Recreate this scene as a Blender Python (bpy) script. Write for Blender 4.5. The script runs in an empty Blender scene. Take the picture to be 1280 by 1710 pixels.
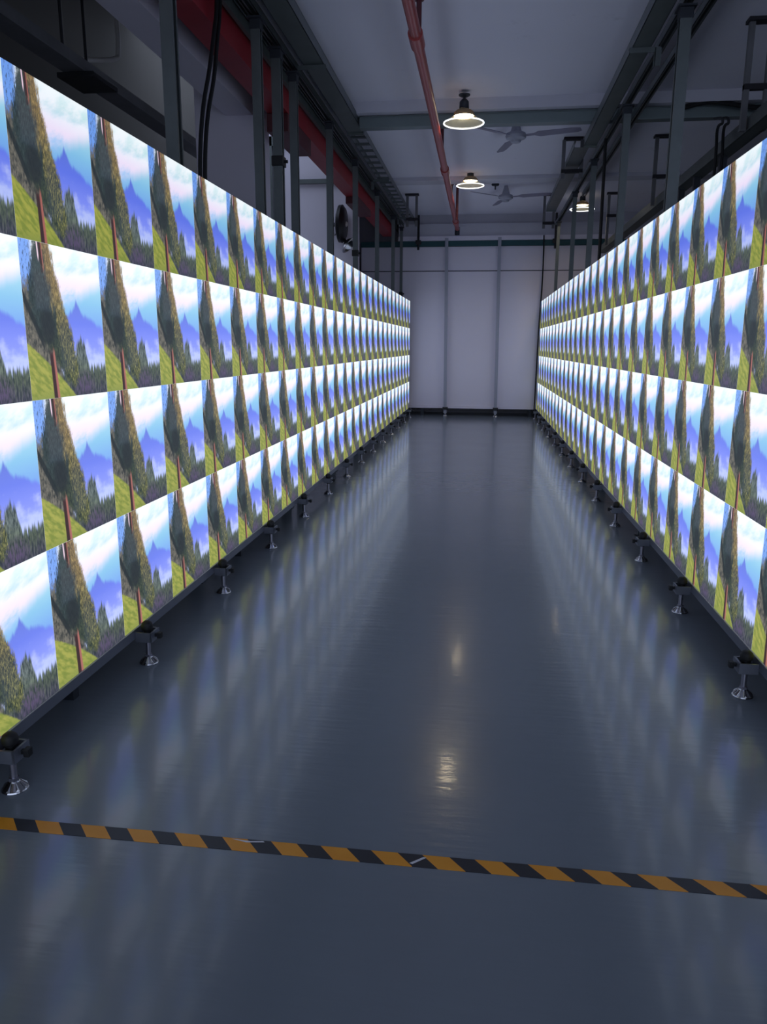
import bpy, bmesh, math, random
from mathutils import Vector, Matrix, Quaternion
random.seed(7)
PI = math.pi
SC = bpy.context.scene
COL = SC.collection

# ------------------------------------------------------------------ camera
CAM_H = 1.345
f_px, pitch, yaw, roll = 1267.7, .2160, -.1292, .0052
cy, sy, cp, sp = math.cos(yaw), math.sin(yaw), math.cos(pitch), math.sin(pitch)
F = Vector((sy*cp, cy*cp, -sp)); R = Vector((cy, -sy, 0)); U = R.cross(F)
R2 = R*math.cos(roll) + U*math.sin(roll); U2 = -R*math.sin(roll) + U*math.cos(roll)
cd = bpy.data.cameras.new('camera'); cam = bpy.data.objects.new('camera', cd); COL.objects.link(cam)
cd.sensor_fit = 'VERTICAL'; cd.sensor_height = 36.0; cd.lens = f_px/1710*36.0
cd.clip_start = .02; cd.clip_end = 100
m = Matrix.Identity(4)
for i in range(3):
    m[i][0] = R2[i]; m[i][1] = U2[i]; m[i][2] = -F[i]
m[2][3] = CAM_H
cam.matrix_world = m
SC.camera = cam

# ------------------------------------------------------------------ exposure, world
SC.view_settings.view_transform = 'Standard'
SC.view_settings.look = 'None'
SC.view_settings.exposure = 0.0
SC.view_settings.gamma = 1.0
SC.view_settings.use_curve_mapping = False
w = bpy.data.worlds.new('world'); SC.world = w; w.use_nodes = True
w.node_tree.nodes['Background'].inputs[0].default_value = (.50, .58, .76, 1)
w.node_tree.nodes['Background'].inputs[1].default_value = 1.6
SCREEN_GAIN = 1.0

# ------------------------------------------------------------------ materials
def lin(c):
    return tuple((x/12.92 if x <= .04045 else ((x+.055)/1.055)**2.4) for x in c)
def rgb(r, g, b): return lin((r/255, g/255, b/255)) + (1.0,)

class NT:
    """small expression helper over a shader node tree"""
    def __init__(s, mat): s.t = mat.node_tree
    def node(s, kind, **kw):
        n = s.t.nodes.new(kind)
        for k, v in kw.items(): setattr(n, k, v)
        return n
    def put(s, sock, v):
        if isinstance(v, V): s.t.links.new(v.s, sock)
        elif hasattr(v, 'links'): s.t.links.new(v, sock)
        else: sock.default_value = v
    def math(s, op, *a, clamp=False):
        n = s.node('ShaderNodeMath', operation=op, use_clamp=clamp)
        for i, x in enumerate(a): s.put(n.inputs[i], x)
        return V(s, n.outputs[0])
    def step(s, x, a, b):
        n = s.node('ShaderNodeMapRange', interpolation_type='SMOOTHSTEP')
        s.put(n.inputs[0], x)
        for i, q in ((1, a), (2, b)): s.put(n.inputs[i], q)
        n.inputs[3].default_value = 0; n.inputs[4].default_value = 1
        return V(s, n.outputs[0])
    def vec(s, x, y, z=0.0):
        n = s.node('ShaderNodeCombineXYZ')
        for i, q in enumerate((x, y, z)): s.put(n.inputs[i], q)
        return V(s, n.outputs[0])
    def noise(s, vec, scale=1.0, detail=2.0, rough=.5):
        n = s.node('ShaderNodeTexNoise')
        s.put(n.inputs['Vector'], vec); n.inputs['Scale'].default_value = scale
        n.inputs['Detail'].default_value = detail; n.inputs['Roughness'].default_value = rough
        return V(s, n.outputs['Fac'])
    def mix(s, fac, a, b):
        n = s.node('ShaderNodeMix', data_type='RGBA')
        s.put(n.inputs[0], fac); s.put(n.inputs[6], a); s.put(n.inputs[7], b)
        return V(s, n.outputs[2])
    def ramp(s, x, stops):
        n = s.node('ShaderNodeValToRGB'); e = n.color_ramp.elements
        s.put(n.inputs[0], x)
        while len(e) < len(stops): e.new(.5)
        for el, (p, c) in zip(e, stops):
            el.position = p
            el.color = c if isinstance(c, tuple) else (c, c, c, 1)
        return V(s, n.outputs[0])

class V:
    def __init__(s, nt, sock): s.n, s.s = nt, sock
    def __add__(s, o): return s.n.math('ADD', s, o)
    __radd__ = __add__
    def __sub__(s, o): return s.n.math('SUBTRACT', s, o)
    def __rsub__(s, o): return s.n.math('SUBTRACT', o, s)
    def __mul__(s, o): return s.n.math('MULTIPLY', s, o)
    __rmul__ = __mul__
    def abs(s): return s.n.math('ABSOLUTE', s)
    def cl(s): return s.n.math('ADD', s, 0.0, clamp=True)

def new_mat(name):
    mt = bpy.data.materials.new(name); mt.use_nodes = True
    return mt, mt.node_tree.nodes['Principled BSDF']

def surf(name, col, rough=.5, metal=0.0, var=.12, scale=6.0, bump=0.0, spec=.5, coat=0.0):
    """principled surface with a mottled base colour and optional bump"""
    mt, b = new_mat(name); nt = NT(mt)
    tc = nt.node('ShaderNodeTexCoord').outputs['Object']
    n = nt.noise(tc, scale, 4.0, .6)
    c0 = tuple(x*(1-var) for x in col[:3]) + (1,); c1 = tuple(min(1, x*(1+var)) for x in col[:3]) + (1,)
    nt.put(b.inputs['Base Color'], nt.mix(n, c0, c1))
    b.inputs['Roughness'].default_value = rough; b.inputs['Metallic'].default_value = metal
    b.inputs['Specular IOR Level'].default_value = spec
    b.inputs['Coat Weight'].default_value = coat
    if bump:
        bn = nt.node('ShaderNodeBump'); bn.inputs['Strength'].default_value = bump; bn.inputs['Distance'].default_value = .01
        nt.put(bn.inputs['Height'], nt.noise(tc, scale*8, 3.0)); nt.put(b.inputs['Normal'], bn.outputs[0])
    return mt

def glow(name, col, strength):
    mt, b = new_mat(name)
    b.inputs['Base Color'].default_value = (.5, .5, .5, 1)
    b.inputs['Emission Color'].default_value = col
    b.inputs['Emission Strength'].default_value = strength
    return mt

def screen_material(name, gain, sat, sky_gain):
    """the landscape test picture that every LED panel shows: tall tree, meadow, firs, blue mountains, clouds"""
    mt, b = new_mat(name); nt = NT(mt)
    uvn = nt.node('ShaderNodeUVMap').outputs[0]
    sx = nt.node('ShaderNodeSeparateXYZ'); nt.put(sx.inputs[0], uvn)
    u = V(nt, sx.outputs[0]); t = 1.0 - V(nt, sx.outputs[1])
    uv = nt.vec(u, t)
    # sky and clouds
    base = nt.ramp(t, [(0, rgb(222, 240, 246)), (.08, rgb(190, 224, 230)), (.17, rgb(192, 218, 236)), (.3, rgb(156, 198, 240)), (.55, rgb(124, 164, 240))])
    cn = nt.noise(nt.vec(u*2.2+.35, t*5.0+u*1.5), 1.5, 5.0, .6)
    band = nt.ramp(t, [(0, .50), (.06, .34), (.13, .26), (.22, .80), (.30, .60), (.40, .20), (.52, 0.0)])
    cloud = nt.step(cn + band*.55 + (1-u)*.12, .56, .86)
    sky = nt.mix(cloud, base, nt.ramp(t, [(0, rgb(240, 248, 252)), (.15, rgb(234, 238, 250)), (.25, rgb(234, 222, 246)), (.4, rgb(206, 212, 248))]))
    # the bright sky of the picture over-exposes the photograph
    hot = nt.node('ShaderNodeVectorMath', operation='SCALE'); nt.put(hot.inputs[0], sky)
    nt.put(hot.inputs[3], 1.0 + (sky_gain - 1.0)*nt.step(t, .42, .16)*(.35 + .65*cloud))
    sky = V(nt, hot.outputs[0])
    # far pale mountain
    jag = nt.noise(nt.vec(u*9, 3.3), 2.0, 4.0, .6)
    h1 = .33 - (u-.6)*.34 + (jag-.5)*.045
    far = nt.step(t - h1, -.05, .08)
    pic = nt.mix(far, sky, nt.ramp(t, [(.2, rgb(160, 212, 230)), (.36, rgb(126, 186, 226)), (.55, rgb(104, 150, 230)), (.8, rgb(112, 150, 236))]))
    # nearer violet-blue peak
    pk = (u-.635).abs()
    jag2 = nt.noise(nt.vec(u*14, 7.1), 2.0, 3.0, .6)
    h2 = .335 + nt.math('MINIMUM', pk*1.25, .055+pk*.36) + (jag2-.5)*.07
    near = nt.step(t - h2, -.012, .035)
    mist = nt.noise(nt.vec(u*5, t*7), 1.5, 4.0)
    mc = nt.ramp(t, [(.3, rgb(88, 112, 204)), (.5, rgb(92, 114, 226)), (.66, rgb(120, 136, 238)), (.8, rgb(152, 170, 244))])
    mc = nt.mix(nt.step(mist + (t-.62)*1.6, .5, .8)*.55, mc, rgb(196, 208, 246))
    pic = nt.mix(near, pic, mc)
    # firs
    sp1 = nt.noise(nt.vec(u*26, 1.7), 2.0, 3.0, .7)
    clump = nt.math('MAXIMUM', 1.0-((u-.655).abs())*9.5, 0.0)
    h3 = .80 - nt.math('MINIMUM', clump, .55)*.36 - (u-.75)*.05 + (sp1-.5)*.22
    fir = nt.step(t - h3, -.015, .03)
    fn = nt.noise(nt.vec(u*40, t*9), 1.6, 4.0, .6)
    fc = nt.mix(nt.step(fn, .3, .7), rgb(40, 52, 56), nt.mix(nt.step(t, .7, .9), rgb(116, 128, 128), rgb(98, 112, 84)))
    fc = nt.mix(nt.step(t + (sp1-.5)*.3, .80, 1.02), fc, nt.mix(nt.step(fn, .35, .7), rgb(42, 48, 60), rgb(84, 82, 100)))
    fc = nt.mix(nt.step(((u-.68)*(u-.68) + (t-.92)*(t-.92)*2.0), .030, .000)*nt.step(fn, .38, .66)*.75, fc, rgb(86, 64, 110))
    pic = nt.mix(fir, pic, fc)
    # left background: sky gap over brown woods
    lw = nt.step(u, .17, .10)
    bn_ = nt.noise(nt.vec(u*24, t*9), 2.0, 4.0, .65)
    lc = nt.mix(nt.step(t + (bn_-.5)*.25, .20, .32), nt.mix(nt.step(bn_, .5, .62)*.75, rgb(108, 154, 232), rgb(60, 74, 96)),
                nt.mix(nt.step(bn_, .3, .7), rgb(44, 50, 52), rgb(120, 116, 106)))
    pic = nt.mix(nt.math('MAXIMUM', lw, nt.step(t, .40, .45)*nt.step(u, .42, .36)), pic, lc)
    # meadow
    gn = nt.noise(nt.vec(u*7+t*3, t*16-u*9), 1.6, 3.0)
    hm = .635 + u*.50 + u*u*.30
    mead = nt.step(t - hm + (nt.noise(nt.vec(u*60, t*30), 1.0, 2.0)-.5)*.02, -.008, .012)
    gc = nt.mix(nt.step(gn, .35, .65), rgb(118, 132, 54), rgb(156, 158, 70))
    gc = nt.mix(nt.step(t + (gn-.5)*.3, .93, 1.04), gc, rgb(128, 140, 66))
    pic = nt.mix(mead, pic, gc)
    # crown of the tall tree
    ln = nt.noise(nt.vec(u*120, t*24), 1.0, 5.0, .75)
    ln2 = nt.noise(nt.vec(u*22, t*6), 1.0, 3.0, .6)
    Lt = nt.ramp(t, [(0, .150), (.15, .105), (.28, .055), (.42, .06), (.52, .10), (.62, .18), (.70, .275), (.80, .36), (.90, .47), (1, .6)])
    Rt = nt.ramp(t, [(0, .355), (.18, .395), (.32, .445), (.46, .515), (.62, .575), (.78, .61), (.88, .60), (.95, .55), (1, .48)])
    ragged = (ln-.5)*.20 + (ln2-.5)*.12
    crown = nt.step(u - Lt + ragged, -.012, .022)*nt.step(Rt - u + ragged*.8, -.012, .022)*nt.step(t + ragged*1.2, .97, .93)
    mid = .235 + t*.22 + t*t*.05
    lit = nt.step(u - mid + (ln2-.5)*.20, -.03, .05)
    lit = lit*(1.0 - nt.step(t, .40, .62)*nt.step(ln, .62, .44)*.75)
    sunc = nt.ramp(t, [(0, rgb(152, 108, 58)), (.3, rgb(156, 128, 58)), (.55, rgb(124, 122, 62)), (.9, rgb(112, 124, 64))])
    sunc = nt.mix(nt.step(ln, .42, .66), nt.mix(.80, sunc, rgb(34, 40, 30)), nt.mix(.30, sunc, rgb(200, 184, 124)))
    shc = nt.mix(nt.step(ln, .38, .72), rgb(30, 42, 44), nt.mix(nt.step(t, .5, .7), rgb(66, 82, 84), rgb(84, 96, 70)))
    cc = nt.mix(lit, shc, sunc)
    dk = nt.step((u-.255)*(u-.255)*2.2 + (t-.53)*(t-.53) + (ln2-.5)*.012, .026, .004)
    cc = nt.mix(dk*.8, cc, rgb(34, 40, 46))
    pic = nt.mix(crown*.97, pic, cc)
    # dark slanting bough
    bough = nt.step((t - .34 - u*1.55).abs(), .050, .028)*nt.step(u, .22, .19)
    pic = nt.mix(bough*.9, pic, rgb(34, 42, 46))
    # trunk
    ctr = .238 + t*.062
    tw = .014 + t*.020
    du = u - ctr
    inside = nt.step(du.abs() - tw, .006, -.002)
    seen = nt.math('MAXIMUM', nt.step(t + (ln-.5)*.3, .22, .12), nt.step(t + (ln-.5)*.16, .66, .72))
    trc = nt.mix(nt.step(du, .000, .016), rgb(58, 40, 42), rgb(160, 96, 88))
    pic = nt.mix(nt.step(du + .034, .010, .004)*nt.step(du + .034, -.010, -.004)*nt.step(t, .13, .08), pic, rgb(226, 196, 214))
    pic = nt.mix(inside*seen, pic, trc)
    hs = nt.node('ShaderNodeHueSaturation'); hs.inputs['Saturation'].default_value = sat
    nt.put(hs.inputs['Color'], pic)
    b.inputs['Base Color'].default_value = (.012, .012, .014, 1); b.inputs['Roughness'].default_value = .55
    nt.put(b.inputs['Emission Color'], hs.outputs[0]); b.inputs['Emission Strength'].default_value = gain
    return mt

def floor_material():
    mt, b = new_mat('epoxy_floor'); nt = NT(mt)
    tc = nt.node('ShaderNodeTexCoord').outputs['Object']
    big = nt.noise(tc, .7, 4.0, .6); fine = nt.noise(tc, 14.0, 3.0)
    nt.put(b.inputs['Base Color'], nt.mix(big*.7 + fine*.3, rgb(114, 124, 133), rgb(126, 134, 144)))
    nt.put(b.inputs['Roughness'], .22 + (nt.noise(tc, 2.3, 4.0) - .5)*.06)
    b.inputs['Specular IOR Level'].default_value = .48
    b.inputs['Coat Weight'].default_value = .26; b.inputs['Coat Roughness'].default_value = .075
    bn = nt.node('ShaderNodeBump'); bn.inputs['Strength'].default_value = .15; bn.inputs['Distance'].default_value = .01
    mp = nt.node('ShaderNodeMapping'); mp.inputs['Scale'].default_value = (.16, 1.0, 1.0); nt.put(mp.inputs['Vector'], tc)
    nt.put(bn.inputs['Height'], nt.noise(mp.outputs[0], 38.0, 2.0)*.55 + nt.noise(mp.outputs[0], 9.0, 2.0)*.9)
    nt.put(b.inputs['Normal'], bn.outputs[0])
    b2 = nt.node('ShaderNodeBump'); b2.inputs['Strength'].default_value = .035; b2.inputs['Distance'].default_value = .01
    nt.put(b2.inputs['Height'], nt.noise(mp.outputs[0], 46.0, 3.0)); nt.put(b.inputs['Coat Normal'], b2.outputs[0])
    return mt

def tape_material():
    mt, b = new_mat('hazard_tape'); nt = NT(mt)
    tc = nt.node('ShaderNodeTexCoord').outputs['Object']
    sx = nt.node('ShaderNodeSeparateXYZ'); nt.put(sx.inputs[0], tc)
    x, y = V(nt, sx.outputs[0]), V(nt, sx.outputs[1])
    ph = nt.math('FRACT', (x + (y - 1.803)*.88 + 1.243 + 1.4)*(1/.14))
    worn = nt.noise(tc, 9.0, 4.0)
    org = nt.mix(worn, rgb(220, 140, 22), rgb(242, 166, 48)); blk = nt.mix(worn, rgb(26, 28, 36), rgb(44, 46, 56))
    nt.put(b.inputs['Base Color'], nt.mix(nt.math('LESS_THAN', ph, .52), blk, org))
    b.inputs['Roughness'].default_value = .45
    return mt

def ceiling_material():
    mt, b = new_mat('ceiling_paint'); nt = NT(mt)
    tc = nt.node('ShaderNodeTexCoord').outputs['Object']
    n = nt.noise(tc, .8, 5.0, .6); sp_ = nt.step(nt.noise(tc, 3.0, 5.0, .7), .62, .78)
    c = nt.mix(n, rgb(232, 231, 243), rgb(242, 240, 251))
    nt.put(b.inputs['Base Color'], nt.mix(sp_*.25, c, rgb(150, 140, 140)))
    b.inputs['Roughness'].default_value = .8
    return mt

M = dict(
    floor=floor_material(), tape=tape_material(), ceiling=ceiling_material(),
    screen=screen_material('led_picture', 1.20*SCREEN_GAIN, .94, 1.0), screen_top=screen_material('led_picture_upper', 1.02*SCREEN_GAIN, 1.0, 1.0),  # top row: dimming from the viewing angle is put into its emission
    casing=surf('led_casing', rgb(40, 42, 48), .5, .3),
    white=surf('white_wall', rgb(230, 224, 238), .7, scale=1.2, var=.05),
    board=surf('white_board', rgb(244, 238, 252), .45, scale=1.0, var=.04),
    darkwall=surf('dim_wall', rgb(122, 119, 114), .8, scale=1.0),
    rearwall=surf('rear_wall', rgb(196, 194, 204), .8, scale=1.0),
    beam=surf('beam_paint', rgb(206, 205, 216), .7, scale=2.0, var=.08),
    galv=surf('galvanised_steel', rgb(114, 121, 122), .42, .75, scale=9.0, var=.2),
    tray=surf('tray_steel', rgb(112, 120, 118), .5, .6, scale=5.0, var=.2),
    trunk=surf('grey_green_trunking', rgb(120, 132, 134), .45, .5, scale=4.0),
    rail=surf('base_rail_steel', rgb(124, 128, 140), .4, .6, scale=8.0),
    red=surf('red_paint', rgb(164, 44, 54), .45, 0, scale=3.0, var=.25),
    pipe=surf('sprinkler_red', rgb(168, 72, 70), .35, 0, scale=6.0, var=.2),
    darkred=surf('dark_red', rgb(92, 38, 46), .5, 0),
    black=surf('black_plastic', rgb(24, 25, 29), .45),
    rubber=surf('black_rubber', rgb(18, 19, 22), .6),
    chrome=surf('polished_steel', rgb(205, 206, 210), .2, 1.0, var=.05),
    steel=surf('rod_steel', rgb(168, 166, 178), .3, .9, var=.08),
    teal=surf('teal_paint', rgb(38, 86, 92), .5, .1),
    fan=surf('fan_paint', rgb(170, 172, 186), .45, .1),
    blade=surf('fan_blade', rgb(140, 136, 156), .5, .2),
    darksteel=surf('dark_steel', rgb(58, 62, 70), .5, .5),
    hanger=surf('sooty_steel', rgb(112, 112, 116), .6, .2, scale=4.0, var=.35),
    soot=surf('soot_plate', rgb(44, 42, 48), .8),
    conduit=surf('white_conduit', rgb(196, 192, 188), .5),
    bulb=glow('lamp_bulb', (1.0, .80, .50, 1), 34.0),
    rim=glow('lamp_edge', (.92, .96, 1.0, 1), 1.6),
    scuff=surf('torn_film', rgb(214, 214, 220), .6),
    grey_plastic=surf('grey_plastic', rgb(120, 122, 126), .5),
)
# translucent lamp shade
mt, b = new_mat('lamp_shade'); nt = NT(mt)
d = nt.node('ShaderNodeBsdfDiffuse'); d.inputs[0].default_value = (.42, .46, .47, 1)
tr = nt.node('ShaderNodeBsdfTranslucent'); tr.inputs[0].default_value = (.40, .28, .14, 1)
mx = nt.node('ShaderNodeMixShader'); mx.inputs[0].default_value = .30
nt.t.links.new(d.outputs[0], mx.inputs[1]); nt.t.links.new(tr.outputs[0], mx.inputs[2])
# clear ribbed acrylic: mostly see-through, with a grey haze
cl_ = nt.node('ShaderNodeBsdfTransparent'); cl_.inputs[0].default_value = (.93, .95, .95, 1)
m2 = nt.node('ShaderNodeMixShader'); m2.inputs[0].default_value = .46
nt.t.links.new(cl_.outputs[0], m2.inputs[1]); nt.t.links.new(mx.outputs[0], m2.inputs[2])
nt.t.links.new(m2.outputs[0], nt.t.nodes['Material Output'].inputs[0])
M['shade'] = mt
mt, b = new_mat('amber_neck'); nt = NT(mt)
d = nt.node('ShaderNodeBsdfDiffuse'); d.inputs[0].default_value = (.30, .24, .16, 1)
tr = nt.node('ShaderNodeBsdfTranslucent'); tr.inputs[0].default_value = (.60, .36, .12, 1)
mx = nt.node('ShaderNodeMixShader'); mx.inputs[0].default_value = .035
nt.t.links.new(d.outputs[0], mx.inputs[1]); nt.t.links.new(tr.outputs[0], mx.inputs[2])
nt.t.links.new(mx.outputs[0], nt.t.nodes['Material Output'].inputs[0])
M['amber'] = mt

# ------------------------------------------------------------------ mesh builder
class MB:
    def __init__(s): s.bm = bmesh.new()
    def box(s, x0, x1, y0, y1, z0, z1, bevel=0.0):
        g = bmesh.ops.create_cube(s.bm, size=1.0)
        vs = g['verts']
        for v in vs:
            v.co = Vector(((x0+x1)/2 + v.co.x*(x1-x0), (y0+y1)/2 + v.co.y*(y1-y0), (z0+z1)/2 + v.co.z*(z1-z0)))
        if bevel:
            es = list({e for v in vs for e in v.link_edges})
            bmesh.ops.bevel(s.bm, geom=es, offset=bevel, segments=2, affect='EDGES', profile=.7)
        return s
    def lathe(s, prof, seg=24, c=(0, 0, 0), axis=(0, 0, 1)):
        q = Vector((0, 0, 1)).rotation_difference(Vector(axis)); rings = []
        for r, z in prof:
            if r < 1e-6: rings.append([s.bm.verts.new(Vector(c) + q @ Vector((0, 0, z)))])
            else: rings.append([s.bm.verts.new(Vector(c) + q @ Vector((r*math.cos(2*PI*k/seg), r*math.sin(2*PI*k/seg), z))) for k in range(seg)])
        for a, b_ in zip(rings, rings[1:]):
            for k in range(seg):
                k2 = (k+1) % seg
                if len(a) == 1 and len(b_) == 1: continue
                if len(a) == 1: s.bm.faces.new((a[0], b_[k], b_[k2]))
                elif len(b_) == 1: s.bm.faces.new((a[k], a[k2], b_[0]))
                else: s.bm.faces.new((a[k], a[k2], b_[k2], b_[k]))
        return s
    def cyl(s, p, q, r, seg=16, r2=None):
        p, q = Vector(p), Vector(q); L = (q-p).length
        return s.lathe([(0, 0), (r, 0), (r if r2 is None else r2, L), (0, L)], seg, p, (q-p).normalized())
    def tube(s, pts, r, seg=10):
        pts = [Vector(p) for p in pts]; rings = []; up = None
        for i, p in enumerate(pts):
            d = (pts[min(i+1, len(pts)-1)] - pts[max(i-1, 0)]).normalized()
            if up is None: up = d.orthogonal().normalized()
            up = (up - d*up.dot(d)).normalized(); sd = d.cross(up)
            rings.append([s.bm.verts.new(p + r*(math.cos(2*PI*k/seg)*up + math.sin(2*PI*k/seg)*sd)) for k in range(seg)])
        for a, b_ in zip(rings, rings[1:]):
            for k in range(seg): s.bm.faces.new((a[k], a[(k+1) % seg], b_[(k+1) % seg], b_[k]))
        s.bm.faces.new(rings[0][::-1]); s.bm.faces.new(rings[-1])
        return s
    def prism(s, poly, a0, a1, fn):
        """extrude 2-D outline from a0 to a1; fn(x, y, a) gives the 3-D point"""
        A = [s.bm.verts.new(fn(x, y, a0)) for x, y in poly]; B = [s.bm.verts.new(fn(x, y, a1)) for x, y in poly]
        n = len(poly)
        for k in range(n): s.bm.faces.new((A[k], A[(k+1) % n], B[(k+1) % n], B[k]))
        s.bm.faces.new(A[::-1]); s.bm.faces.new(B)
        return s
    def mesh(s, name, mat, smooth=False):
        bmesh.ops.recalc_face_normals(s.bm, faces=s.bm.faces)
        me = bpy.data.meshes.new(name); s.bm.to_mesh(me); s.bm.free()
        me.materials.append(mat)
        if smooth:
            for p in me.polygons: p.use_smooth = True
            try: me.set_sharp_from_angle(angle=math.radians(35))
            except Exception: pass
        return me
    def build(s, name, mat, parent=None, smooth=False, loc=None):
        o = bpy.data.objects.new(name, s.mesh(name, mat, smooth)); COL.objects.link(o)
        if parent: o.parent = parent
        if loc: o.location = loc
        return o

def tag(o, label, cat, group=None, kind=None):
    o['label'] = label; o['category'] = cat
    if group: o['group'] = group
    if kind: o['kind'] = kind
    return o
def struct(o, label=None):
    o['kind'] = 'structure'
    if label: o['label'] = label
    return o
def empty(name, loc=(0, 0, 0), rz=0.0):
    o = bpy.data.objects.new(name, None); COL.objects.link(o)
    o.location = loc; o.rotation_euler = (0, 0, rz); o.empty_display_size = .1
    return o
def copy_tree(o, parent=None):
    c = o.copy(); COL.objects.link(c)
    if parent: c.parent = parent
    for ch in [x for x in COL.objects if x.parent == o]: copy_tree(ch, c)
    return c
def smooth_path(pts, n=8):
    P = [Vector(p) for p in pts]; P = [P[0]*2-P[1]] + P + [P[-1]*2-P[-2]]; out = []
    for i in range(1, len(P)-2):
        for k in range(n):
            t = k/n
            out.append(.5*((2*P[i]) + (-P[i-1]+P[i+1])*t + (2*P[i-1]-5*P[i]+4*P[i+1]-P[i+2])*t*t + (-P[i-1]+3*P[i]-3*P[i+1]+P[i+2])*t**3))
    out.append(P[-2]); return out
ORD = ['first', 'second', 'third', 'fourth', 'fifth', 'sixth', 'seventh', 'eighth', 'ninth', 'tenth', 'eleventh', 'twelfth', 'thirteenth',
       'fourteenth', 'fifteenth', 'sixteenth', 'seventeenth', 'eighteenth', 'nineteenth', 'twentieth', 'twenty-first', 'twenty-second',
       'twenty-third', 'twenty-fourth', 'twenty-fifth', 'twenty-sixth', 'twenty-seventh', 'twenty-eighth']

# ------------------------------------------------------------------ places
XL = -1.437                       # face of the left screen wall
TOE = .0069
def XR(y): return 1.1128 - TOE*y  # face of the right screen wall (slightly toed in)
ZB = .165                         # bottom edge of the screens
CEIL = 3.75
Y_BACK = 15.12                    # white partition at the end
LY0, LCOLS = 1.792, 26            # left wall columns
RY0, RCOLS = 2.511, 25

# ------------------------------------------------------------------ the room
struct(MB().box(-7, 7, -4, 16.2, -.12, 0).build('floor', M['floor']), 'glossy grey epoxy floor between the two screen walls')
struct(MB().box(-1.72, 7, -4, 16.2, CEIL, CEIL+.15).build('ceiling', M['ceiling']), 'pale painted ceiling over the corridor')
# roof opening added over the left bay's far part to brighten the cross wall
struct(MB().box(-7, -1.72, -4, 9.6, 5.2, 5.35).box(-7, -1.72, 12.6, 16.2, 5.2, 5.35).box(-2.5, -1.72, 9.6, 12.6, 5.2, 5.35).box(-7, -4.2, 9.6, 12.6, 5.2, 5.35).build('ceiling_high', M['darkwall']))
struct(MB().box(-1.765, -1.735, -4, 16.2, 3.50, 5.2).build('trim_2', M['tray']))
struct(MB().box(-7, -1.78, 15.9, 16.2, 0, 5.2).build('wall_back_left', M['rearwall']))
struct(MB().box(-1.78, 7, 15.9, 16.2, 0, CEIL).build('wall_back', M['rearwall']))
struct(MB().box(-4.5, -4.3, -4, 11.6, 0, 5.2).box(-4.5, -4.3, 11.6, 13.1, 0, .9).box(-4.5, -4.3, 11.6, 13.1, 4.9, 5.2).build('wall_left', M['darkwall']))  # window gap added near the far end to light the cross wall
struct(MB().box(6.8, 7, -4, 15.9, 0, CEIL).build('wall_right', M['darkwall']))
# ceiling beams across the corridor
struct(MB().box(-1.5, 6.8, 8.28, 8.62, 3.645, CEIL).build('beam', M['beam']), 'pale ceiling beam above the grey trunking')
struct(MB().box(-1.5, 6.8, 11.85, 12.15, 3.70, CEIL).build('beam', M['beam']), 'pale ceiling beam behind the second pendant lamp')
struct(MB().box(-1.70, 6.8, 15.10, 15.6, 3.36, 3.58).build('beam', M['beam']), 'grey beam above the teal beam at the far end')
struct(MB().box(-1.70, 6.8, 15.16, 15.6, 3.58, CEIL).build('trim_3', M['rearwall']))
struct(MB().box(-1.70, 6.8, 15.055, 15.6, 3.275, 3.355).build('trim_4', M['board']))
# unseen low walls added to block floor-level light in the side bays
struct(MB().box(-4.3, -1.56, 1.60, 1.68, 0, 2.5).build('light_block_left', M['darkwall']))
struct(MB().box(1.24, 6.8, 2.30, 2.38, 0, 2.5).build('light_block_right', M['darkwall']))
# left bay: deep beam on a column, cross wall with a steel frame
struct(MB().box(-2.46, -2.20, -4, 7.42, 3.42, 5.2).build('beam', M['white']), 'deep white beam beside the red beam')
struct(MB().box(-2.76, -2.20, 7.42, 7.96, 0, 5.2, .006).build('column', M['white']), 'square white column beyond the red beam')
struct(MB().box(-4.3, -2.13, 12.95, 13.1, 0, 5.2).build('wall_cross', M['white']), 'white cross wall behind the steel uprights')
struct(MB().box(-4.5, -4.3, 13.1, 15.9, 0, 5.2).build('wall_left_far', M['white']))

# ------------------------------------------------------------------ LED walls
mb = MB(); mb.box(-.2492, .2492, .002, .045, .0008, .4992, .003)
cab_me = mb.mesh('cabinet', M['casing'])
box_me = MB().box(-.20, .20, .0452, .06, .06, .44, .006).mesh('rear_box', M['darksteel'])
def screen_mesh(mat):
    bm = bmesh.new(); uvl = bm.loops.layers.uv.new('UVMap')
    vs = [bm.verts.new(p) for p in ((-.2498, 0, .0002), (.2498, 0, .0002), (.2498, 0, .4998), (-.2498, 0, .4998))]
    fc = bm.faces.new(vs)
    for l, c in zip(fc.loops, ((0, 0), (1, 0), (1, 1), (0, 1))): l[uvl].uv = c
    # thin skirt so that the face has thickness
    bk = [bm.verts.new((v.co.x, .002, v.co.z)) for v in vs]
    for k in range(4):
        f2 = bm.faces.new((vs[(k+1) % 4], vs[k], bk[k], bk[(k+1) % 4]))
        for l in f2.loops: l[uvl].uv = (.5, .999)
    me = bpy.data.meshes.new('screen'); bm.to_mesh(me); bm.free(); me.materials.append(mat)
    return me
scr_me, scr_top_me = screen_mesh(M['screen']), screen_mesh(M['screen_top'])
ROWN = ['bottom row', 'second row from bottom', 'third row from bottom', 'top row']
def led_panel(x, y, z, rz, me, label, group):
    o = empty('led_panel', (x, y, z), rz)
    tag(o, label, 'LED panel', group)
    for nm, dat in (('cabinet', cab_me), ('screen', me), ('rear_box', box_me)):
        s_ = bpy.data.objects.new(nm, dat); COL.objects.link(s_); s_.parent = o
    return o
for c in range(LCOLS):
    for r in range(4):
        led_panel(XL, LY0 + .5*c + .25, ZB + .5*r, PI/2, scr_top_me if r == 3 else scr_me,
                  f'LED panel with tree landscape, left wall, {ROWN[r]}, {ORD[c]} from camera', 'LED panels of the left screen wall')
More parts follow.
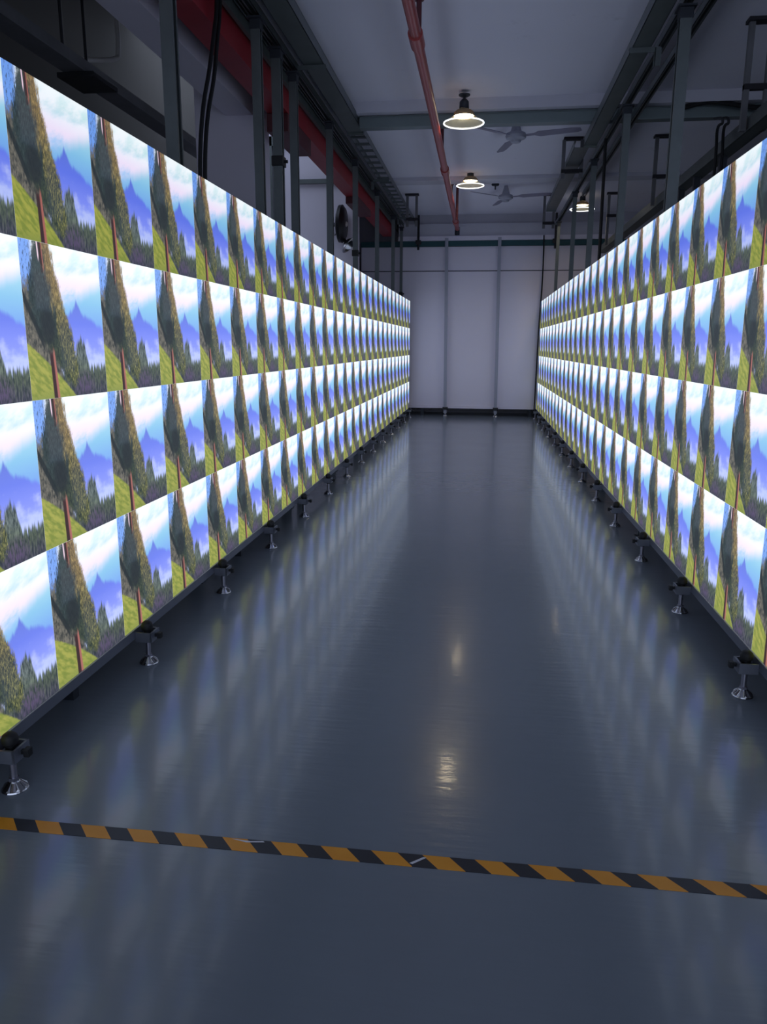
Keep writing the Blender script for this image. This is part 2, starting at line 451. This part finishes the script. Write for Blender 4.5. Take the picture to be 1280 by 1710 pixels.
for c in range(RCOLS):
    for r in range(4):
        y = RY0 + .5*c + .25
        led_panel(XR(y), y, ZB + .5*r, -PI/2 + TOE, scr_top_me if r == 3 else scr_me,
                  f'LED panel with tree landscape, right wall, {ROWN[r]}, {ORD[c]} from camera', 'LED panels of the right screen wall')
LY1, RY1 = LY0 + .5*LCOLS, RY0 + .5*RCOLS

# base rails under the panels
def base_rail(y0, y1, xf, side, label):
    mb = MB()
    poly = [(0, .124), (.06, .124), (.06, .163), (0, .163)] if side < 0 else [(0, .124), (0, .163), (-.06, .163), (-.06, .124)]
    mb.prism(poly, y0, y1, lambda a, z, y: Vector((xf(y) + (-a if side < 0 else -a), y, z)))
    o = mb.build('base_rail', M['rail']); tag(o, label, 'steel rail', 'base rails under the screen walls')
base_rail(LY0 - .02, LY1, lambda y: XL + .006, -1, 'grey steel base rail under the left screen wall')
base_rail(RY0 - .02, RY1, lambda y: XR(y) - .006, 1, 'grey steel base rail under the right screen wall')

# levelling jacks clamped to the base rails (local +X points into the corridor)
def make_jack():
    root = empty('levelling_jack')
    mb = MB()
    # square U-shaped clip plate round the stem
    mb.box(.0005, .072, -.040, -.032, .112, .150); mb.box(.0005, .072, .032, .040, .112, .150); mb.box(.064, .072, -.04, .04, .112, .150)
    mb.box(.0005, .072, -.040, .040, .108, .113)
    mb.build('bracket', M['rail'], root)
    MB().lathe([(0, .192), (.012, .190), (.021, .183), (.025, .172), (.024, .158), (.018, .153), (.018, .150), (0, .150)], 20, (.036, 0, 0)).build('knob', M['rubber'], root, True)
    MB().cyl((.036, 0, .098), (.036, 0, .152), .016, 16).build('sleeve', M['black'], root, True)
    mb = MB().cyl((.036, 0, .030), (.036, 0, .100), .0105, 14)
    mb.lathe([(0, .030), (.016, .030), (.016, .042), (0, .042)], 6, (.036, 0, 0))
    mb.build('stem', M['steel'], root, True)
    mb = MB().box(.060, .092, -.007, .007, .124, .138, .003); mb.box(.082, .100, -.012, .012, .118, .144, .004)
    mb.build('clamp_handle', M['rubber'], root)
    mb = MB()
    mb.lathe([(0, 0), (.038, 0), (.040, .004), (.038, .008), (.017, .028), (.013, .034), (0, .034)], 28, (.036, 0, 0))
    for k in range(8):
        a = 2*PI*k/8
        d = Vector((math.cos(a), math.sin(a), 0)); s_ = Vector((-d.y, d.x, 0)); c0 = Vector((.036, 0, 0))
        P = [c0 + d*.016 + Vector((0, 0, .031)), c0 + d*.037 + s_*.006 + Vector((0, 0, .009)), c0 + d*.037 - s_*.006 + Vector((0, 0, .009)), c0 + d*.035 + Vector((0, 0, .015))]
        v = [mb.bm.verts.new(p) for p in P]
        for tri in ((0, 1, 3), (0, 3, 2), (0, 2, 1), (1, 2, 3)): mb.bm.faces.new([v[i] for i in tri])
    mb.build('foot_plate', M['chrome'], root)
    return root
jack = make_jack(); first = True
def put_jack(x, y, rz, label, group):
    global first
    o = jack if first else copy_tree(jack); first = False
    o.location = (x, y, 0); o.rotation_euler = (0, 0, rz); tag(o, label, 'levelling jack', group)
k = 0; y = 1.944
while y < LY1 - .05:
    put_jack(XL + .006, y, 0, f'black-knobbed chrome levelling jack under left screen wall, {ORD[k]} from camera', 'levelling jacks of the left screen wall')
    k += 1; y += .966
k = 0; y = 2.935
while y < RY1 - .05:
    put_jack(XR(y) - .006, y, PI, f'black-knobbed chrome levelling jack under right screen wall, {ORD[k]} from camera', 'levelling jacks of the right screen wall')
    k += 1; y += .972

# ------------------------------------------------------------------ uprights
def strut_pole(x, y, z0, z1, w, label, group, rz=0.0, clip=None, mat='galv'):
    root = empty('support_pole', (x, y, 0), rz)
    h = w/2; t = .004; lip = w*.22
    poly = [(-h, -h), (h, -h), (h, -h+lip), (h-t, -h+lip), (h-t, -h+t), (-h+t, -h+t), (-h+t, h-t), (h-t, h-t), (h-t, h-lip), (h, h-lip), (h, h), (-h, h)]
    MB().prism(poly, z0, z1, lambda a, b_, z: Vector((a, b_, z))).build('post', M[mat], root)
    MB().box(-h-.02, h+.02, -h-.012, h+.012, z0, z0+.01).build('base_plate', M['darksteel'], root)
    if z1 < 3.7:
        mb = MB().box(-h-.006, h+.006, -h-.006, h+.006, z1-.07, z1-.005, .002); mb.box(-h-.02, h+.02, -h-.03, h+.03, z1-.012, z1)
        mb.build('top_clamp', M['darksteel'], root)
    if clip:
        MB().box(-h-.010, h+.010, -h-.014, h+.014, clip-.035, clip+.035, .004).cyl((h, -.0, clip), (h+.035, 0, clip), .012).build('clip', M['black'], root)
    tag(root, label, 'steel pole', group)
    return root
LP = [(4.05, 3.522, .066, None), (5.60, 3.51, .062, None), (6.12, 3.50, .070, 2.72), (6.63, 3.50, .062, None), (8.11, 3.52, .062, None),
      (9.67, 3.51, .058, 2.45), (11.58, 3.52, .055, None), (13.56, 3.50, .055, None), (14.86, 3.50, .05, 2.3)]
for k, (y, z1, w_, clip) in enumerate(LP):
    strut_pole(-1.62, y, 0, z1, w_, f'grey steel upright rising behind left screen wall, {ORD[k]} from camera', 'steel uprights behind the left screen wall', 0.0, clip)
RP = [(2.9, 3.40, .066), (5.45, 3.42, .070), (7.44, 3.42, .062), (9.55, 3.45, .058), (11.43, 3.45, .055), (13.83, 3.42, .05)]
for k, (y, z1, w_) in enumerate(RP[1:]):
    strut_pole(1.175, y*1.012, 0, z1, w_, f'grey steel upright rising behind right screen wall, {ORD[k]} from camera', 'steel uprights behind the right screen wall', PI)
# short stubs between floor and rail at the rear of the left wall
for k, y in enumerate((2.55, 4.62)):
    o = MB().box(-1.58, -1.53, y-.02, y+.02, 0, .16).build('rear_prop', M['darksteel'])
    tag(o, ('short dark prop behind the base rail, nearer the camera', 'short dark prop behind the base rail, farther in')[k], 'prop', 'rear props of the left screen wall')

# ------------------------------------------------------------------ trays and rails under the ceiling
def u_tray(name, x0, x1, y0, y1, z, hgt, label, rungs=False, mat='tray', end=True):
    root = empty(name, ((x0+x1)/2, y0, z)); L = y1-y0; h = (x1-x0)/2
    if not rungs:
        mb = MB().box(-h, h, 0, L, 0, .004)
        if end: mb.box(-h, h, L-.02, L, -.02, hgt)
        mb.build('tray_bottom', M[mat], root)
    else:
        for i in range(int(L/.3)): MB().box(-h, h, .12+i*.3, .17+i*.3, 0, .02).build('rung', M['galv'], root)
    for s_ in (-1, 1):
        xa = s_*h
        MB().box(min(xa, xa-s_*.004), max(xa, xa-s_*.004), 0, L, 0, hgt).box(min(xa, xa-s_*.02), max(xa, xa-s_*.02), 0, L, hgt-.004, hgt).build('side_rail', M['galv'], root)
    tag(root, label, 'cable tray')
    return root
u_tray('cable_tray', -1.545, -1.375, -2, 8.75, 3.575, .085, 'solid dark cable tray under the ceiling, above the left screen wall')
u_tray('ladder_tray', -1.545, -1.375, 8.8, 15.0, 3.575, .07, 'ladder-type cable tray continuing above the left screen wall', True)
u_tray('cable_tray', 0.97, 1.10, -2, 8.93, 3.43, .085, 'solid dark cable tray under the ceiling, above the right screen wall')
u_tray('cable_tray', .875, 1.03, 9.0, 12.9, 3.43, .07, 'paler cable tray run beyond the end stop, above the right screen wall', mat='galv')
# strut channels the uprights hang on
def channel(x, y0, y1, z0, z1, wd, label):
    mb = MB(); h = wd/2
    mb.box(x-h, x+h, y0, y1, z1-.004, z1); mb.box(x-h, x-h+.004, y0, y1, z0, z1); mb.box(x+h-.004, x+h, y0, y1, z0, z1)
    mb.box(x-h, x-h+.014, y0, y1, z0, z0+.004); mb.box(x+h-.014, x+h, y0, y1, z0, z0+.004)
    tag(mb.build('strut_channel', M['galv']), label, 'steel channel', 'overhead strut channels')
channel(-1.62, -2, 15.0, 3.53, 3.585, .055, 'long steel channel carrying the left uprights, outer side of the tray')
channel(-1.70, -2, 15.0, 3.56, 3.61, .045, 'thin steel channel between left uprights and the red beam')
channel(1.19, -2, 14.6, 3.455, 3.515, .055, 'long steel channel carrying the right uprights')
channel(1.34, -2, 12.0, 3.462, 3.522, .05, 'pale steel channel farther behind the right uprights')
# angle brackets
def bracket(x0, x1, y, z, drop, label, xd):
    root = empty('angle_bracket', (x0, y, z))
    a, b_ = min(x0, x1)-x0, max(x0, x1)-x0
    MB().box(a, b_, -.02, .02, 0, .005).box(a, b_, -.02, -.015, -.03, 0).build('arm', M['galv'], root)
    MB().box(xd-x0-.022, xd-x0+.022, -.022, -.017, -drop, 0).box(xd-x0-.022, xd-x0-.017, -.022, .02, -drop, 0).build('upright_plate', M['galv'], root)
    tag(root, label, 'bracket', 'angle brackets tying trays to uprights')
bracket(-1.62, -1.36, 6.70, 3.568, .13, 'pale angle bracket under the left tray, nearest the camera', -1.61)
bracket(-1.62, -1.38, 11.05, 3.568, .13, 'pale angle bracket under the left tray, middle of three', -1.61)
bracket(-1.62, -1.40, 14.2, 3.568, .12, 'pale angle bracket under the left tray, farthest in', -1.61)
bracket(1.16, .95, 6.2, 3.425, .12, 'pale angle bracket under the right tray', 1.15)
bracket(1.20, 1.02, 14.3, 3.447, .12, 'small pale angle bracket at the far end of the right uprights', 1.19)
# hanger frames from the ceiling
def hanger(x, y, z0, z1, bars, label, hw=.075):
    root = empty('ceiling_hanger', (x, y, z0))
    H_ = z1 - z0
    MB().box(-.11, .11, -.05, .05, H_-.025, H_).build('ceiling_plate', M['soot'], root)
    for s_ in (-1, 1): MB().box(s_*hw-.02, s_*hw+.02, -.02, .02, 0, H_-.025).build('post', M['hanger'], root)
    for zb in bars: MB().box(-hw-.02, hw+.02, -.025, .025, zb-z0-.02, zb-z0+.02).build('crossbar', M['soot'], root)
    tag(root, label, 'ceiling hanger', 'steel hanger frames fixed to the ceiling')
hanger(1.98, 6.65, 2.97, CEIL, (3.28,), 'sooty hanger frame over the right side rail, nearest the camera')
hanger(1.98, 9.9, 2.98, CEIL, (3.30,), 'sooty hanger frame over the right side rail, second from camera')
hanger(1.96, 13.3, 2.95, CEIL, (3.40,), 'sooty hanger frame over the right side rail, farthest in')
hanger(.95, 9.9, 3.30, CEIL, (3.38,), 'sooty hanger frame above the right tray, nearer the camera', .105)
hanger(.95, 13.3, 3.22, CEIL, (3.30,), 'sooty hanger frame above the right tray, farther in')
hanger(-1.26, 13.1, 3.25, CEIL, (3.36,), 'sooty hanger frame above the left tray')
# side rail of the next bay on the right
root = empty('side_rail_tray', (2.0, -1, 2.97))
MB().box(-.06, .06, 0, 15.6, 0, .005).build('tray_floor', M['tray'], root)
for s_ in (-1, 1): MB().box(s_*.06-.004, s_*.06+.004, 0, 15.6, 0, .085).build('tray_wall', M['galv'], root)
MB().box(-.03, .03, 0, 15.6, .10, .13).build('top_channel', M['galv'], root)
tag(root, 'long grey tray hung beyond the right screen wall', 'cable tray')
for k, y in enumerate((7.45, 8.3, 8.9)):
    o = MB().box(1.97, 2.03, y-.025, y+.025, 0, 2.968).build('support_pole', M['darksteel'])
    tag(o, f'dark post under the tray beyond the right screen wall, {ORD[k]} from camera', 'steel pole', 'posts under the far right tray')
# grey-green trunking across the corridor
root = empty('cable_trunking', (-1.36, 8.44, 3.53))
MB().box(0, 5.6, -.06, .06, 0, .10, .004).build('duct', M['trunk'], root)
MB().box(0, 5.6, -.066, .066, .10, .108).build('cover', M['trunk'], root)
tag(root, 'grey-green cable trunking crossing under the first ceiling beam', 'cable trunking')
pts = smooth_path([(1.75, 8.34, 3.60), (2.05, 8.31, 3.655), (2.4, 8.30, 3.60), (2.75, 8.31, 3.56)], 8)
root = MB().tube(pts, .018).build('cable_bundle', M['rubber'], smooth=True)
MB().tube([p + Vector((0, -.02, -.02)) for p in pts], .014).build('strand', M['rubber'], root, True)
tag(root, 'black cable bundle draped over the right end of the trunking', 'cable')
# teal beam and threaded rods at the far end
tag(MB().box(-2.42, 4.5, 15.075, 15.15, 3.178, 3.27, .004).build('teal_bar', M['teal']), 'dark teal bar along the top of the white partition', 'steel bar')
for k, x in enumerate((-1.31, 1.21)):
    root = MB().cyl((x, 14.95, 3.10), (x, 14.95, 3.72), .022, 10).build('threaded_rod', M['black'])
    MB().box(x-.05, x+.05, 14.90, 15.0, 3.20, 3.27, .004).build('clamp', M['black'], root)
    tag(root, ('black hanging rod at the far end above the left screen wall', 'black hanging rod at the far end above the right screen wall')[k], 'hanging rod', 'hanging rods of the teal bar')

# ------------------------------------------------------------------ white partition at the end
root = empty('white_partition', (0, Y_BACK, 0))
PX = [-2.42, -1.67, -.775, .215, 1.03, 2.2, 4.4]
for a, b_ in zip(PX, PX[1:]):
    MB().box(a+.003, b_-.003, 0, .03, .185, 2.725).build('lower_sheet', M['board'], root)
    MB().box(a+.003, b_-.003, 0, .03, 2.742, 3.172).build('upper_sheet', M['board'], root)
MB().box(-2.42, 4.4, .03, .07, .13, 3.17).build('backing', M['darksteel'], root)
MB().box(-2.42, 4.4, -.02, .03, .140, .183, .003).build('bottom_rail', M['board'], root)
for x in (-2.3, -1.2, .9, 2.3, 4.2): MB().box(x-.03, x+.03, .0, .07, 0, .14).build('leg', M['darksteel'], root)
tag(root, 'white sheeted partition closing the far end of the corridor', 'partition')
for k, (xt, xb) in enumerate(((-.785, -.745), (.200, .232))):
    root = empty('thin_pole', (xb, 15.045, 0))
    mb = MB(); mb.prism([(-.03, -.02), (.03, -.02), (.03, .02), (-.03, .02)], 0, 1, lambda a, b_, t: Vector((a + (xt-xb)*t, b_, .05 + t*3.27)))
    mb.build('post', M['fan'], root)
    MB().lathe([(0, 0), (.05, 0), (.045, .01), (.016, .035), (.012, .06), (0, .06)], 20).build('foot_plate', M['chrome'], root, True)
    MB().box(-.05, .05, -.06, .02, .12, .17, .005).build('clamp', M['black'], root)
    tag(root, ('thin galvanised pole on the white partition, nearer the left screen wall', 'thin galvanised pole on the white partition, nearer the right screen wall')[k], 'steel pole', 'thin poles before the white partition')
for k, (x, z0) in enumerate(((-1.64, .1), (1.005, .1))):
    o = MB().tube(smooth_path([(x, 15.05, 3.35), (x+.01, 15.05, 2.6), (x-.015, 15.05, 1.6), (x-.03, 15.05, z0)], 6), .012).build('black_cable', M['rubber'], smooth=True)
    tag(o, ('black cable hanging down the partition beside the left screen wall', 'black cable hanging down the partition beside the right screen wall')[k], 'cable', 'black cables on the partition')

# ------------------------------------------------------------------ red beam and sprinkler pipe
root = empty('red_beam', (-1.88, -2, 3.34))
mb = MB(); hh = .26
mb.box(-.09, .09, 0, 16.9, 0, .02); mb.box(-.09, .09, 0, 16.9, hh-.02, hh); mb.box(-.012, .012, 0, 16.9, .02, hh-.02); mb.box(.06, .075, 0, 16.9, .02, hh-.02)
mb.build('girder', M['red'], root)
MB().box(-.09, .09, 9.10, 10.02, -.15, -.002, .004).box(-.10, -.085, 9.10, 10.02, -.15, .1).build('end_stop', M['darkred'], root)
MB().box(-.09, .09, 12.95, 14.1, -.09, -.002, .004).build('splice_plate', M['darkred'], root)
tag(root, 'long red steel beam running beside the left uprights', 'steel beam')

root = empty('sprinkler_pipe', (-.535, -1, 3.43))
MB().tube([(0, 0, 0), (-.01, 8, 0), (-.045, 15.75, 0)], .040, 16).build('main_pipe', M['pipe'], root, True)
for y in (2.0, 6.85, 10.95, 14.9):
    MB().cyl((-.01 - max(0, y-8)*.0045, y-.11, 0), (-.01 - max(0, y-8)*.0045, y+.11, 0), .052, 18).build('coupling', M['pipe'], root, True)
for y, dx, zl in ((6.95, 0, .03), (10.1, 0, .03), (13.25, -.02, .03), (13.25, .07, -.22)):
    xo = -.01 - max(0, y-8)*.0045 + dx
    r_ = MB().cyl((xo+.005, y, zl), (xo+.005, y, .315), .019, 12).build('riser', M['darkred'], root, True)
    MB().cyl((xo+.005, y, .28), (xo+.005, y, .318), .035, 16).build('ceiling_flange', M['darkred'], r_, True)
MB().cyl((-.045, 15.70, .03), (-.045, 15.74, -.10), .045, 16).build('end_elbow', M['darksteel'], root, True)
tag(root, 'red sprinkler pipe running along the ceiling of the corridor', 'pipe')

# ------------------------------------------------------------------ pendant lamps
def make_lamp():
    root = empty('pendant_lamp')
    MB().lathe([(0, .255), (.055, .255), (.055, .245), (.03, .232), (0, .232)], 20).build('ceiling_rose', M['darksteel'], root, True)
    mb = MB().cyl((0, 0, .21), (0, 0, .236), .012, 12)
    mb.lathe([(0, .12), (.036, .12), (.043, .135), (.045, .17), (.040, .195), (.022, .215), (0, .215)], 20)
    for k in range(12):
        a = 2*PI*k/12; mb.cyl((.044*math.cos(a), .044*math.sin(a), .128), (.040*math.cos(a), .040*math.sin(a), .192), .004, 6)
    mb.build('driver_housing', M['darksteel'], root, True)
    mb = MB(); th = .003
    prof = [(.102, .060), (.193, .004)]
    mb.lathe(prof + [(r-th, z-th*.6) for r, z in prof[::-1]], 48)
    mb.build('shade', M['shade'], root, True)
    prof = [(.040, .120), (.075, .112), (.096, .094), (.103, .062)]
    MB().lathe(prof + [(r-th, z-th*.6) for r, z in prof[::-1]], 48).build('neck', M['amber'], root, True)
    MB().lathe([(0, .078), (.094, .078), (.097, .069), (.090, .063), (0, .060)], 36).build('bulb', M['bulb'], root, True)
    prof = [(.190, .006), (.199, .004), (.200, -.004), (.193, -.008), (.186, -.002), (.190, .006)]
    MB().lathe(prof, 48).build('shade_edge', M['rim'], root, True)
    return root
lamp = make_lamp()
for k, (x, y, z, lab) in enumerate(((-.28, 8.06, 3.462, 'lit bell pendant lamp before the grey trunking, largest of three'), (-.29, 11.68, 3.585, 'lit bell pendant lamp before the second ceiling beam'),
                                    (1.50, 13.55, 3.545, 'lit bell pendant lamp half hidden behind the right uprights'))):
    o = lamp if k == 0 else copy_tree(lamp)
    o.location = (x, y, z); tag(o, lab, 'pendant lamp', 'pendant lamps under the ceiling')
    li = bpy.data.lights.new('lamp_light', 'SPOT'); li.energy = 7.0; li.color = (1.0, .82, .56); li.shadow_soft_size = .06
    li.spot_size = math.radians(130); li.spot_blend = .6
    lo = bpy.data.objects.new('lamp_light', li); COL.objects.link(lo); lo.location = (x, y, z + .045)

# ------------------------------------------------------------------ ceiling fans
def make_fan():
    root = empty('ceiling_fan')
    MB().lathe([(0, .12), (.025, .12), (.055, .02), (.062, 0), (0, 0)], 20).build('canopy', M['fan'], root, True)
    MB().lathe([(0, .0), (.06, .0), (.105, -.018), (.115, -.045), (.105, -.07), (.06, -.088), (.05, -.11), (0, -.115)], 28).build('motor', M['fan'], root, True)
    for a in (-17, 103, 223):
        q = Quaternion((0, 0, 1), math.radians(a))
        mb = MB(); tilt = .18
        out = [(.10, -.02), (.20, -.022), (.26, -.06), (.62, -.052), (.70, -.035), (.705, .03), (.66, .05), (.26, .058), (.20, .022), (.10, .02)]
        mb.prism(out, -.0025, .0025, lambda x, y, z: q @ Vector((x, y, -.045 - y*tilt + z)))
        mb.build('blade', M['blade'], root)
    return root
fan = make_fan()
for k, (x, y, z, lab) in enumerate(((.255, 9.09, CEIL - .12, 'grey three-blade ceiling fan beyond the first pendant lamp'), (.235, 12.6, CEIL - .12, 'grey three-blade ceiling fan beyond the second pendant lamp'))):
    o = fan if k == 0 else copy_tree(fan)
    o.location = (x, y, z); tag(o, lab, 'ceiling fan', 'ceiling fans')
o = MB().lathe([(0, 0), (.05, 0), (.06, -.02), (.05, -.035), (0, -.04)], 20, (.07, 12.4, CEIL)).build('smoke_detector', M['darksteel'], smooth=True)
MB().cyl((.07, 12.4, 3.66), (.07, 12.4, 3.72), .01, 8).build('probe', M['darksteel'], o)
tag(o, 'small dark detector on the ceiling beside the second pendant lamp', 'detector')

# ------------------------------------------------------------------ left bay details
tag(MB().tube(smooth_path([(-1.75, 5.2, 3.9), (-1.75, 5.18, 3.46), (-1.75, 5.10, 3.24), (-1.75, 4.99, 3.0), (-1.75, 4.85, 2.74), (-1.75, 4.76, 2.4), (-1.74, 4.73, 1.9)], 6), .013)
    .build('black_cable', M['rubber'], smooth=True), 'twin black cable dangling before the white column, left strand', 'cable', 'dangling black cables')
tag(MB().tube(smooth_path([(-1.75, 5.27, 3.9), (-1.75, 5.24, 3.46), (-1.75, 5.16, 3.22), (-1.75, 5.07, 2.98), (-1.75, 4.92, 2.70), (-1.75, 4.84, 2.38), (-1.74, 4.80, 1.9)], 6), .013)
    .build('black_cable', M['rubber'], smooth=True), 'twin black cable dangling before the white column, right strand', 'cable', 'dangling black cables')
root = empty('bay_rail', (-3.2, 2.0, 3.40))
MB().box(-.05, .05, 0, 8.5, 0, .10).box(-.09, .09, 0, 8.5, -.012, 0).build('rail_body', M['hanger'], root)
MB().box(-.14, .16, 4.05, 4.45, -.05, -.013, .006).build('rail_clip', M['black'], root)
for y in (3.95, 4.3): MB().cyl((-.02, y, .1), (-.02, y, 1.79), .012, 8).build('drop_wire', M['black'], root)
tag(root, 'dark overhead rail in the shadowed bay on the left', 'overhead rail')
tag(MB().tube(smooth_path([(-3.35, 6.2, 3.53), (-3.30, 6.5, 3.62), (-3.25, 6.85, 3.74), (-3.25, 6.95, 3.85), (-3.25, 6.95, 4.3), (-3.25, 6.95, 5.19)], 8), .02)
    .build('bent_conduit', M['conduit'], smooth=True), 'pale bent conduit above the overhead rail', 'conduit')
# steel frame on the cross wall
root = empty('steel_frame', (-2.9, 12.90, 0))
MB().box(-.68, .0, -.03, .04, 4.48, 4.62).build('lintel', M['galv'], root)
MB().box(-.70, -.62, -.03, .04, 0, 4.62).build('jamb', M['galv'], root)
MB().box(-.30, .76, -.03, .04, 3.90, 3.965).build('crossbar', M['galv'], root)
tag(root, 'grey steel frame on the white cross wall', 'steel frame')
# wall fan seen edge-on
root = empty('wall_fan', (-2.36, 12.72, 3.25))
ax = Vector((1.0, -.03, -.04)).normalized()
mb = MB(); mb.lathe([(0, -.06), (.20, -.06), (.285, -.03), (.29, .02), (.24, .06), (.10, .075), (0, .078)], 32, (0, 0, 0), ax)
mb.build('cage', M['black'], root, True)
MB().lathe([(0, .074), (.045, .074), (.03, .10), (0, .104)], 20, (0, 0, 0), ax).build('hub_cap', M['conduit'], root, True)
MB().cyl(-ax*.05, Vector((-.25, .19, 0)), .03, 12).build('wall_arm', M['black'], root, True)
tag(root, 'round black wall fan seen edge-on beyond the left uprights', 'wall fan')
# clamp lamp with a polished reflector
root = empty('reflector_lamp', (-2.24, 12.70, 2.93))
ax = Vector((.72, -.12, -.68)).normalized()
MB().lathe([(.03, -.06), (.08, -.05), (.14, -.01), (.155, .02), (.150, .022), (.135, -.003), (.07, -.04), (.03, -.048)], 28, (0, 0, 0), ax).build('reflector', M['chrome'], root, True)
MB().cyl(-ax*.05, -ax*.14, .03, 12).build('socket', M['black'], root, True)
MB().tube(smooth_path([-ax*.13, Vector((-.14, .02, .12)), Vector((-.22, .05, .17)), Vector((-.26, .20, .17))], 6), .008).build('arm', M['darksteel'], root, True)
tag(root, 'polished reflector lamp below the black wall fan', 'lamp')

# ------------------------------------------------------------------ right bay cables
for k, dx in enumerate((0, .05)):
    o = MB().tube(smooth_path([(2.12+dx, 8.32, 3.50), (2.1+dx, 8.0, 3.42), (1.98+dx, 7.5, 3.25), (1.84+dx, 7.1, 3.10), (1.82+dx, 7.0, 2.8), (1.81+dx, 7.0, 2.0)], 6), .012).build('black_cable', M['rubber'], smooth=True)
    tag(o, ('black cable looping down beyond the right screen wall, inner strand', 'black cable looping down beyond the right screen wall, outer strand')[k], 'cable', 'black cables beyond the right screen wall')
tag(MB().tube([(1.15, 8.62, 3.42), (1.15, 8.60, 3.0), (1.15, 8.56, 2.2), (1.15, 8.54, .02)], .017, 10).build('black_cable', M['rubber'], smooth=True),
    'thick black cable dropping straight from the right tray end', 'cable')

# ------------------------------------------------------------------ floor tape
root = MB().box(-1.40, .98, 1.7535, 1.804, .0002, .0012).build('floor_tape', M['tape'])
tag(root, 'orange and black striped hazard tape stuck across the floor', 'floor tape')
for poly in ([(-.655, 1.800), (-.60, 1.796), (-.565, 1.801), (-.56, 1.797), (-.61, 1.790)], [(-.155, 1.766), (-.120, 1.795), (-.112, 1.793), (-.147, 1.763)]):
    MB().prism(poly, .0013, .0018, lambda a, b_, z: Vector((a, b_, z))).build('torn_film', M['scuff'], root)
